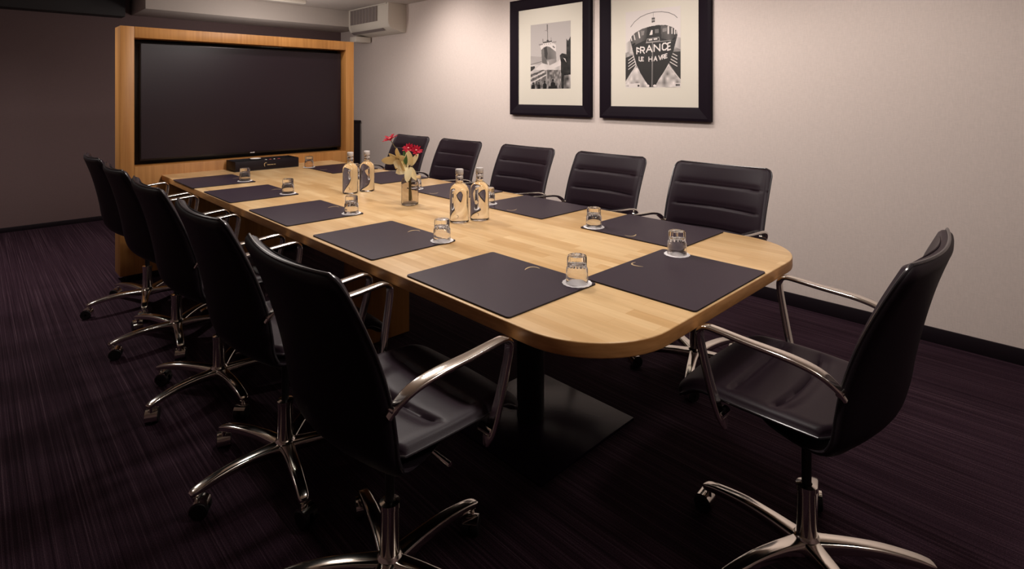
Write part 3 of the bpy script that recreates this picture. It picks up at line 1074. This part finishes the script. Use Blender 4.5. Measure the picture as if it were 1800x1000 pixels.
# inverted stacking tumbler: rim down, fluted foot up
gp_ = [(.0370, .000), (.0374, .002), (.0368, .020), (.0360, .046), (.0352, .050), (.0328, .0535), (.0320, .056), (.0318, .084), (.0300, .0900), (.020, .0912), (0.0005, .0912)]
gi_ = [(0.0005, .066), (.015, .066), (.0225, .064), (.0250, .060), (.0268, .055), (.0300, .050), (.0325, .046), (.0340, .020), (.0350, .002), (.0358, .000)]
gm = MB()
full = gp_ + gi_
gm.lathe(full, 64, close=True, mod=lambda k, i: (1 + (.030 if (i // 2) % 2 else -.015)) if k in (6, 7, 8, 9) else 1)
me_glass = gm.mesh('tumbler', M['glass'], smooth=True, angle=50)

def setting(px, py, prz, gx, gy, lp_, lg, lc):
    desk_pad(px, py, prz, lp_)
    o = bpy.data.objects.new('paper_coaster', me_coaster); C.objects.link(o)
    o.location = (gx, gy, TZ + .0053); o.rotation_euler = (0, 0, random.uniform(0, 6)); tag(o, lc, 'coaster', 'white paper coasters')
    g = bpy.data.objects.new('drinking_glass', me_glass); C.objects.link(g)
    g.location = (gx, gy, TZ + .0072); g.rotation_euler = (0, 0, random.uniform(0, 6)); tag(g, lg, 'glass', 'upturned drinking glasses')

lp_x, rp_x = 1.282, 2.264
wh_L = ['nearest the camera on the left side', 'second from the camera on the left side', 'midway along the left side', 'second from the screen cabinet on the left side', 'at the cabinet end of the left side']
wh_R = ['nearest the rounded end on the wall side', 'second from the rounded end on the wall side', 'midway along the wall side', 'second from the screen cabinet on the wall side', 'at the cabinet end of the wall side']
LY = [1.383, 2.137, 2.903, 3.700, 4.407]
LX = [1.286, 1.293, 1.283, 1.278, 1.266]
LG = [(1.443, 1.172), (1.446, 1.915), (1.436, 2.687), (1.436, 3.505), (1.420, 4.228)]
for k in range(5):
    setting(LX[k], LY[k], 0, *LG[k], 'dark leather desk pad ' + wh_L[k] + ' of the table', 'upturned tumbler on the desk pad ' + wh_L[k], 'white paper coaster on the desk pad ' + wh_L[k])
RY = [1.400, 2.160, 2.87, 3.69, 4.41]
RG = [(2.108, 1.610), (2.125, 2.374), (2.115, 3.085), (2.115, 3.91), (2.083, 4.640)]
for k in range(5):
    setting(rp_x, RY[k], 180, *RG[k], 'dark leather desk pad ' + wh_R[k] + ' of the table', 'upturned tumbler on the desk pad ' + wh_R[k], 'white paper coaster on the desk pad ' + wh_R[k])
setting(1.758, .984, 90, 1.982, 1.108, 'dark leather desk pad before the chair at the rounded table head', 'upturned tumbler on the pad at the rounded table head', 'white paper coaster on the pad at the rounded table head')

# ------------------------------------------------------------------ water bottles
bo = [(.0005, .0), (.040, .0), (.0465, .003), (.0480, .008), (.0480, .140), (.0470, .155), (.0430, .170), (.0350, .1825), (.0250, .190), (.0198, .194), (.0180, .200), (.0180, .226), (.0194, .228), (.0194, .234), (.0178, .236)]
bi = [(.0135, .236), (.0135, .203), (.0005, .202)]
bm_ = MB(); bm_.lathe(bo + bi, 48); me_bot = bm_.mesh('bottle_body', M['water'], smooth=True, angle=45)
bm_ = MB(); bm_.lathe([(.0005, .2361), (.0188, .2361), (.0196, .2375), (.0196, .2600), (.0184, .2620), (.0005, .2625)], 32); me_cap = bm_.mesh('stopper', M['cap'], smooth=True)
bm_ = MB(); bm_.lathe([(.0182, .2165), (.0188, .2175), (.0188, .2225), (.0182, .2235)], 32); me_band = bm_.mesh('neck_band', M['cap'], smooth=True)
# small printed emblem wrapped on the front of the bottle
bm_ = MB()
ho = hook_outline(.32)
vs_ = []
for r_ in (.0482, .0484):
    vs_ += [(r_ * math.cos(-y_ * 0 + x_ / .048), r_ * math.sin(x_ / .048), .035 + y_) for x_, y_ in [(-q[1], q[0]) for q in ho]]
n_ = len(ho)
bm_.add(vs_, [tuple(range(n_)), tuple(range(n_, 2 * n_))[::-1]] + [(i, (i + 1) % n_, n_ + (i + 1) % n_, n_ + i) for i in range(n_)])
me_mark = bm_.mesh('printed_emblem', M['dimprint'])
for x, y, lab in ((1.735, 3.262, 'clear water bottle left of the pair nearest the screen cabinet'), (1.853, 3.262, 'clear water bottle right of the pair nearest the screen cabinet'),
                  (1.735, 2.155, 'clear water bottle left of the pair in front of the vase'), (1.838, 2.122, 'clear water bottle right of the pair in front of the vase')):
    t = thing('water_bottle', lab, 'bottle', (x, y, TZ + .0003), R(225 + random.uniform(-10, 10)), 'clear water bottles')
    for nme, me in (('bottle_body', me_bot), ('stopper', me_cap), ('neck_band', me_band), ('printed_emblem', me_mark)):
        o = bpy.data.objects.new(nme, me); C.objects.link(o); o.parent = t

# ------------------------------------------------------------------ vase and flowers
VX, VY = 1.803, 2.69
vase = thing('glass_vase', 'smoky textured glass vase in the middle of the table', 'vase', (VX, VY, TZ + .0003))
vo = [(.0005, 0), (.040, 0), (.047, .004), (.049, .012), (.049, .125), (.046, .142), (.038, .155), (.031, .162), (.030, .178), (.0325, .184)]
vi = [(.0305, .184), (.028, .176), (.029, .163), (.036, .152), (.0435, .140), (.0465, .124), (.0465, .014), (.044, .009), (.0005, .008)]
mb = MB(); mb.lathe(vo + vi, 40, close=True, mod=lambda k, i: 1 + .012 * math.sin(i * 2.1 + k * 1.7) * (1 if k < 10 else .6)); mb.build('vase_body', M['vase'], vase, smooth=True)
mb = MB(); mb.lathe([(.0484, .147), (.0500, .149), (.0500, .151), (.0484, .153)], 32) if False else mb.lathe([(.033, .181), (.0345, .183), (.0345, .187), (.033, .189), (.0305, .187), (.0305, .183)], 32, close=True)
mb.build('vase_rim', M['vase'], vase, smooth=True)

CR = Vector((math.cos(.7728), -math.sin(.7728), 0))      # a horizontal direction roughly along the bunch
CF = Vector((-math.sin(.7728), -math.cos(.7728), 0))     # across it
VB = Vector((VX, VY, TZ))
def fp(r_, f_, z_): return VB + CR * r_ + CF * f_ + Vector((0, 0, z_))

def petal_mesh(mb_, base, d, nrm, L_, wd, curl=.3, cup=.15, mi=0, pointy=1.6):
    d = d.normalized(); nrm = (nrm - d * nrm.dot(d)).normalized(); sd = d.cross(nrm)
    nu, nv = 9, 5
    top = []; vs_ = []
    for sgn in (.0005, -.0005):
        for i in range(nu):
            t = i / (nu - 1)
            hw = wd / 2 * (math.sin(PI * min(1, t ** .85)) ** (1 / pointy)) + .0008
            for j in range(nv):
                s_ = j / (nv - 1) * 2 - 1
                vs_.append(base + d * L_ * (t - .12 * curl * t * t) + sd * hw * s_ + nrm * (L_ * (-curl * t * t + .08 * t) + cup * hw * (s_ * s_) + sgn))
    n = nu * nv; fs_ = []
    for i in range(nu - 1):
        for j in range(nv - 1):
            a = i * nv + j
            fs_ += [(a, a + 1, a + nv + 1, a + nv), (n + a, n + a + nv, n + a + nv + 1, n + a + 1)]
    rim = [i * nv for i in range(nu)] + [(nu - 1) * nv + j for j in range(1, nv)] + [i * nv + nv - 1 for i in range(nu - 2, -1, -1)] + [j for j in range(nv - 2, 0, -1)]
    for q in range(len(rim)):
        a, b = rim[q], rim[(q + 1) % len(rim)]
        fs_.append((a, n + a, n + b, b))
    mb_.add(vs_, fs_, mi)

def flower(name, lab, centre, facing, petals, matl, stem_pts, cmat, centre_r=.005):
    """petals: (roll deg, open angle deg, length, width, curl)"""
    t = thing(name, lab, 'flower', tuple(VB), 0, 'cut flowers in the vase')
    fdir = facing.normalized()
    ex = fdir.orthogonal().normalized()
    # reference roll: ex points up as far as possible
    upv = Vector((0, 0, 1)) - fdir * fdir.z
    if upv.length > .05: ex = upv.normalized()
    ey = fdir.cross(ex)
    for (ro, op, L_, wd, cu) in petals:
        a = R(ro)
        rad = ex * math.cos(a) + ey * math.sin(a)
        d = rad * math.sin(R(op)) + fdir * math.cos(R(op))
        nn = fdir * math.sin(R(op)) - rad * math.cos(R(op))
        m_ = MB(); petal_mesh(m_, centre - VB + rad * .003, d, nn, L_, wd, cu)
        m_.build('petal', matl, t, smooth=True)
    m_ = MB()
    m_.tube([Vector(p) - VB for p in catmull([tuple(p) for p in stem_pts], 6)], .0022, 8); m_.build('stem', M['stem'], t, smooth=True)
    m_ = MB()
    rs = random.Random(len(lab))
    for k in range(7):
        v = fdir + Vector((rs.uniform(-.4, .4), rs.uniform(-.4, .4), rs.uniform(-.4, .4)))
        m_.tube([centre - VB, centre - VB + v.normalized() * centre_r * 2.6], [.0014, .0024], 6)
    m_.build('stamens', cmat, t, smooth=True)
    return t

toward = CF
c1 = fp(-.112, .0, .372)
flower('red_gerbera', 'crimson flower standing highest on a curved stem, left of the vase', c1, Vector((0, 0, 1)) - CR * .35 + CF * .35,
       [(k * 30, 58 + (k % 3) * 9, .040 + .006 * (k % 2), .013, .15) for k in range(12)], M['red'],
       [fp(.004, 0, .02), fp(-.008, .0, .17), fp(-.045, 0, .27), fp(-.09, 0, .335), c1], M['redpale'])
c2 = fp(-.006, .01, .318)
flower('red_gerbera', 'crimson flower left of the red pair above the vase', c2, Vector((0, 0, 1)) + CF * .9 - CR * .25,
       [(k * 33, 55 + (k % 3) * 9, .036, .013, .15) for k in range(11)], M['red'], [fp(-.004, .005, .02), fp(-.004, .005, .18), c2], M['redpale'])
c3 = fp(.036, .012, .306)
flower('red_gerbera', 'crimson flower right of the red pair above the vase', c3, Vector((0, 0, 1)) + CF * .9 + CR * .4,
       [(k * 33 + 10, 55 + (k % 3) * 9, .038, .013, .15) for k in range(11)], M['red'], [fp(.006, .002, .02), fp(.008, .0, .18), c3], M['redpale'])
c4 = fp(.006, .03, .222)
flower('yellow_lily', 'pale yellow lily facing the room just over the vase mouth', c4, CF + Vector((0, 0, .25)) - CR * .1,
       [(4, 64, .092, .046, .10), (-36, 68, .088, .030, .2), (-152, 74, .086, .034, .35), (176, 70, .092, .042, .25), (78, 78, .098, .060, .1), (118, 74, .086, .052, .2)], M['yellow'],
       [fp(.0, .004, .02), fp(.002, .006, .17), fp(.003, .018, .205), c4], M['stamen'])
c5 = fp(-.058, .02, .262)
flower('yellow_lily', 'pale yellow lily hanging out to the left of the vase', c5, CF * .8 - CR * .6 - Vector((0, 0, .25)),
       [(-18, 74, .080, .036, .1), (92, 62, .115, .046, .2), (60, 64, .070, .028, .3), (-70, 64, .078, .036, .3), (-140, 68, .080, .040, .25), (150, 68, .066, .032, .3)], M['yellow'],
       [fp(-.006, -.004, .02), fp(-.006, -.004, .17), fp(-.025, .0, .24), c5], M['stamen'])
lf = thing('green_leaf', 'dark green pointed leaf standing between the vase flowers', 'leaf', tuple(VB))
m_ = MB(); petal_mesh(m_, fp(-.014, .040, .232) - VB, Vector((0, 0, 1)) - CR * .14, CF, .085, .024, .05, .2); m_.build('blade', M['green'], lf, smooth=True)
m_ = MB(); m_.tube([fp(.010, -.010, .02) - VB, fp(.0, .008, .17) - VB, fp(-.010, .030, .21) - VB, fp(-.014, .040, .235) - VB], .002, 8); m_.build('stem', M['stem'], lf, smooth=True)

# ------------------------------------------------------------------ black presentation box by the screen
bx = thing('presentation_box', 'long black box with gold emblem below the screen', 'box', (1.79, 4.885, TZ + .0003))
mb = MB(); mb.box(-.26, .26, -.11, .11, 0, .006); mb.build('bottom', M['black'], bx)
for (x0, x1, y0, y1) in ((-.26, .26, -.11, -.104), (-.26, .26, .104, .11), (-.26, -.254, -.1035, .1035), (.254, .26, -.1035, .1035)):
    mb = MB(); mb.box(x0, x1, y0, y1, .0062, .082); mb.build('side', M['base'], bx, bevel=.001)
mb = MB(); mb.box(-.2535, .2535, -.1035, .1035, .058, .062); mb.build('tray', M['base'], bx)
mb = MB(); mb.box(-.2535, .2535, -.003, .003, .0622, .080); mb.build('divider', M['black_plastic'], bx)
mb = MB()
ho = hook_outline(.62)
vs_ = [(y_ - .022, -.1102, .042 + x_) for x_, y_ in ho] + [(y_ - .022, -.1108, .042 + x_) for x_, y_ in ho]
n_ = len(ho)
mb.add(vs_, [tuple(range(n_)), tuple(range(n_, 2 * n_))[::-1]] + [(i, (i + 1) % n_, n_ + (i + 1) % n_, n_ + i) for i in range(n_)])
mb.build('emblem', M['gold'], bx)
mb = MB()
x = -.008
for wd_ in (7, 5, 4):
    for k in range(wd_):
        mb.box(x, x + .0026, -.1107, -.1102, .0365, .0365 + (.006 if k % 3 else .0068)); x += .0040
    x += .003
mb.build('small_print', M['gold'], bx)
bw = MB(); bw.lathe([(.0005, 0), (.02, 0), (.034, .010), (.044, .020), (.0425, .0215), (.032, .013), (.0005, .006)], 28)
bowl = bw.build('small_dish', M['white'], None, smooth=True); bowl.location = (1.745, 4.94, TZ + .0625); tag(bowl, 'small white dish standing in the black presentation box', 'dish')
rs = random.Random(3)
MINT = ['leftmost, white wrapped mint beside the white dish in the black box', 'red wrapped mint nearest the white dish in the black box', 'white wrapped mint between the two red ones in the black box', 'rightmost, red wrapped mint in the black box']
for k in range(4):
    mm = MB(); mm.bar([(-.016, 0, 0), (-.009, 0, 0), (.009, 0, 0), (.016, 0, 0)], (0, 1, 0), [.016, .012, .012, .016], [.004, .016, .016, .004], 8)
    o = mm.build('wrapped_mint', M['mint_red'] if k % 2 else M['white'], None, smooth=True)
    o.location = (1.80 + k * .036, 4.855 + rs.uniform(-.006, .006), TZ + .0706); o.rotation_euler = (0, 0, rs.uniform(-.5, .5) + PI / 2)
    tag(o, MINT[k], 'mint', 'wrapped mints in the box')
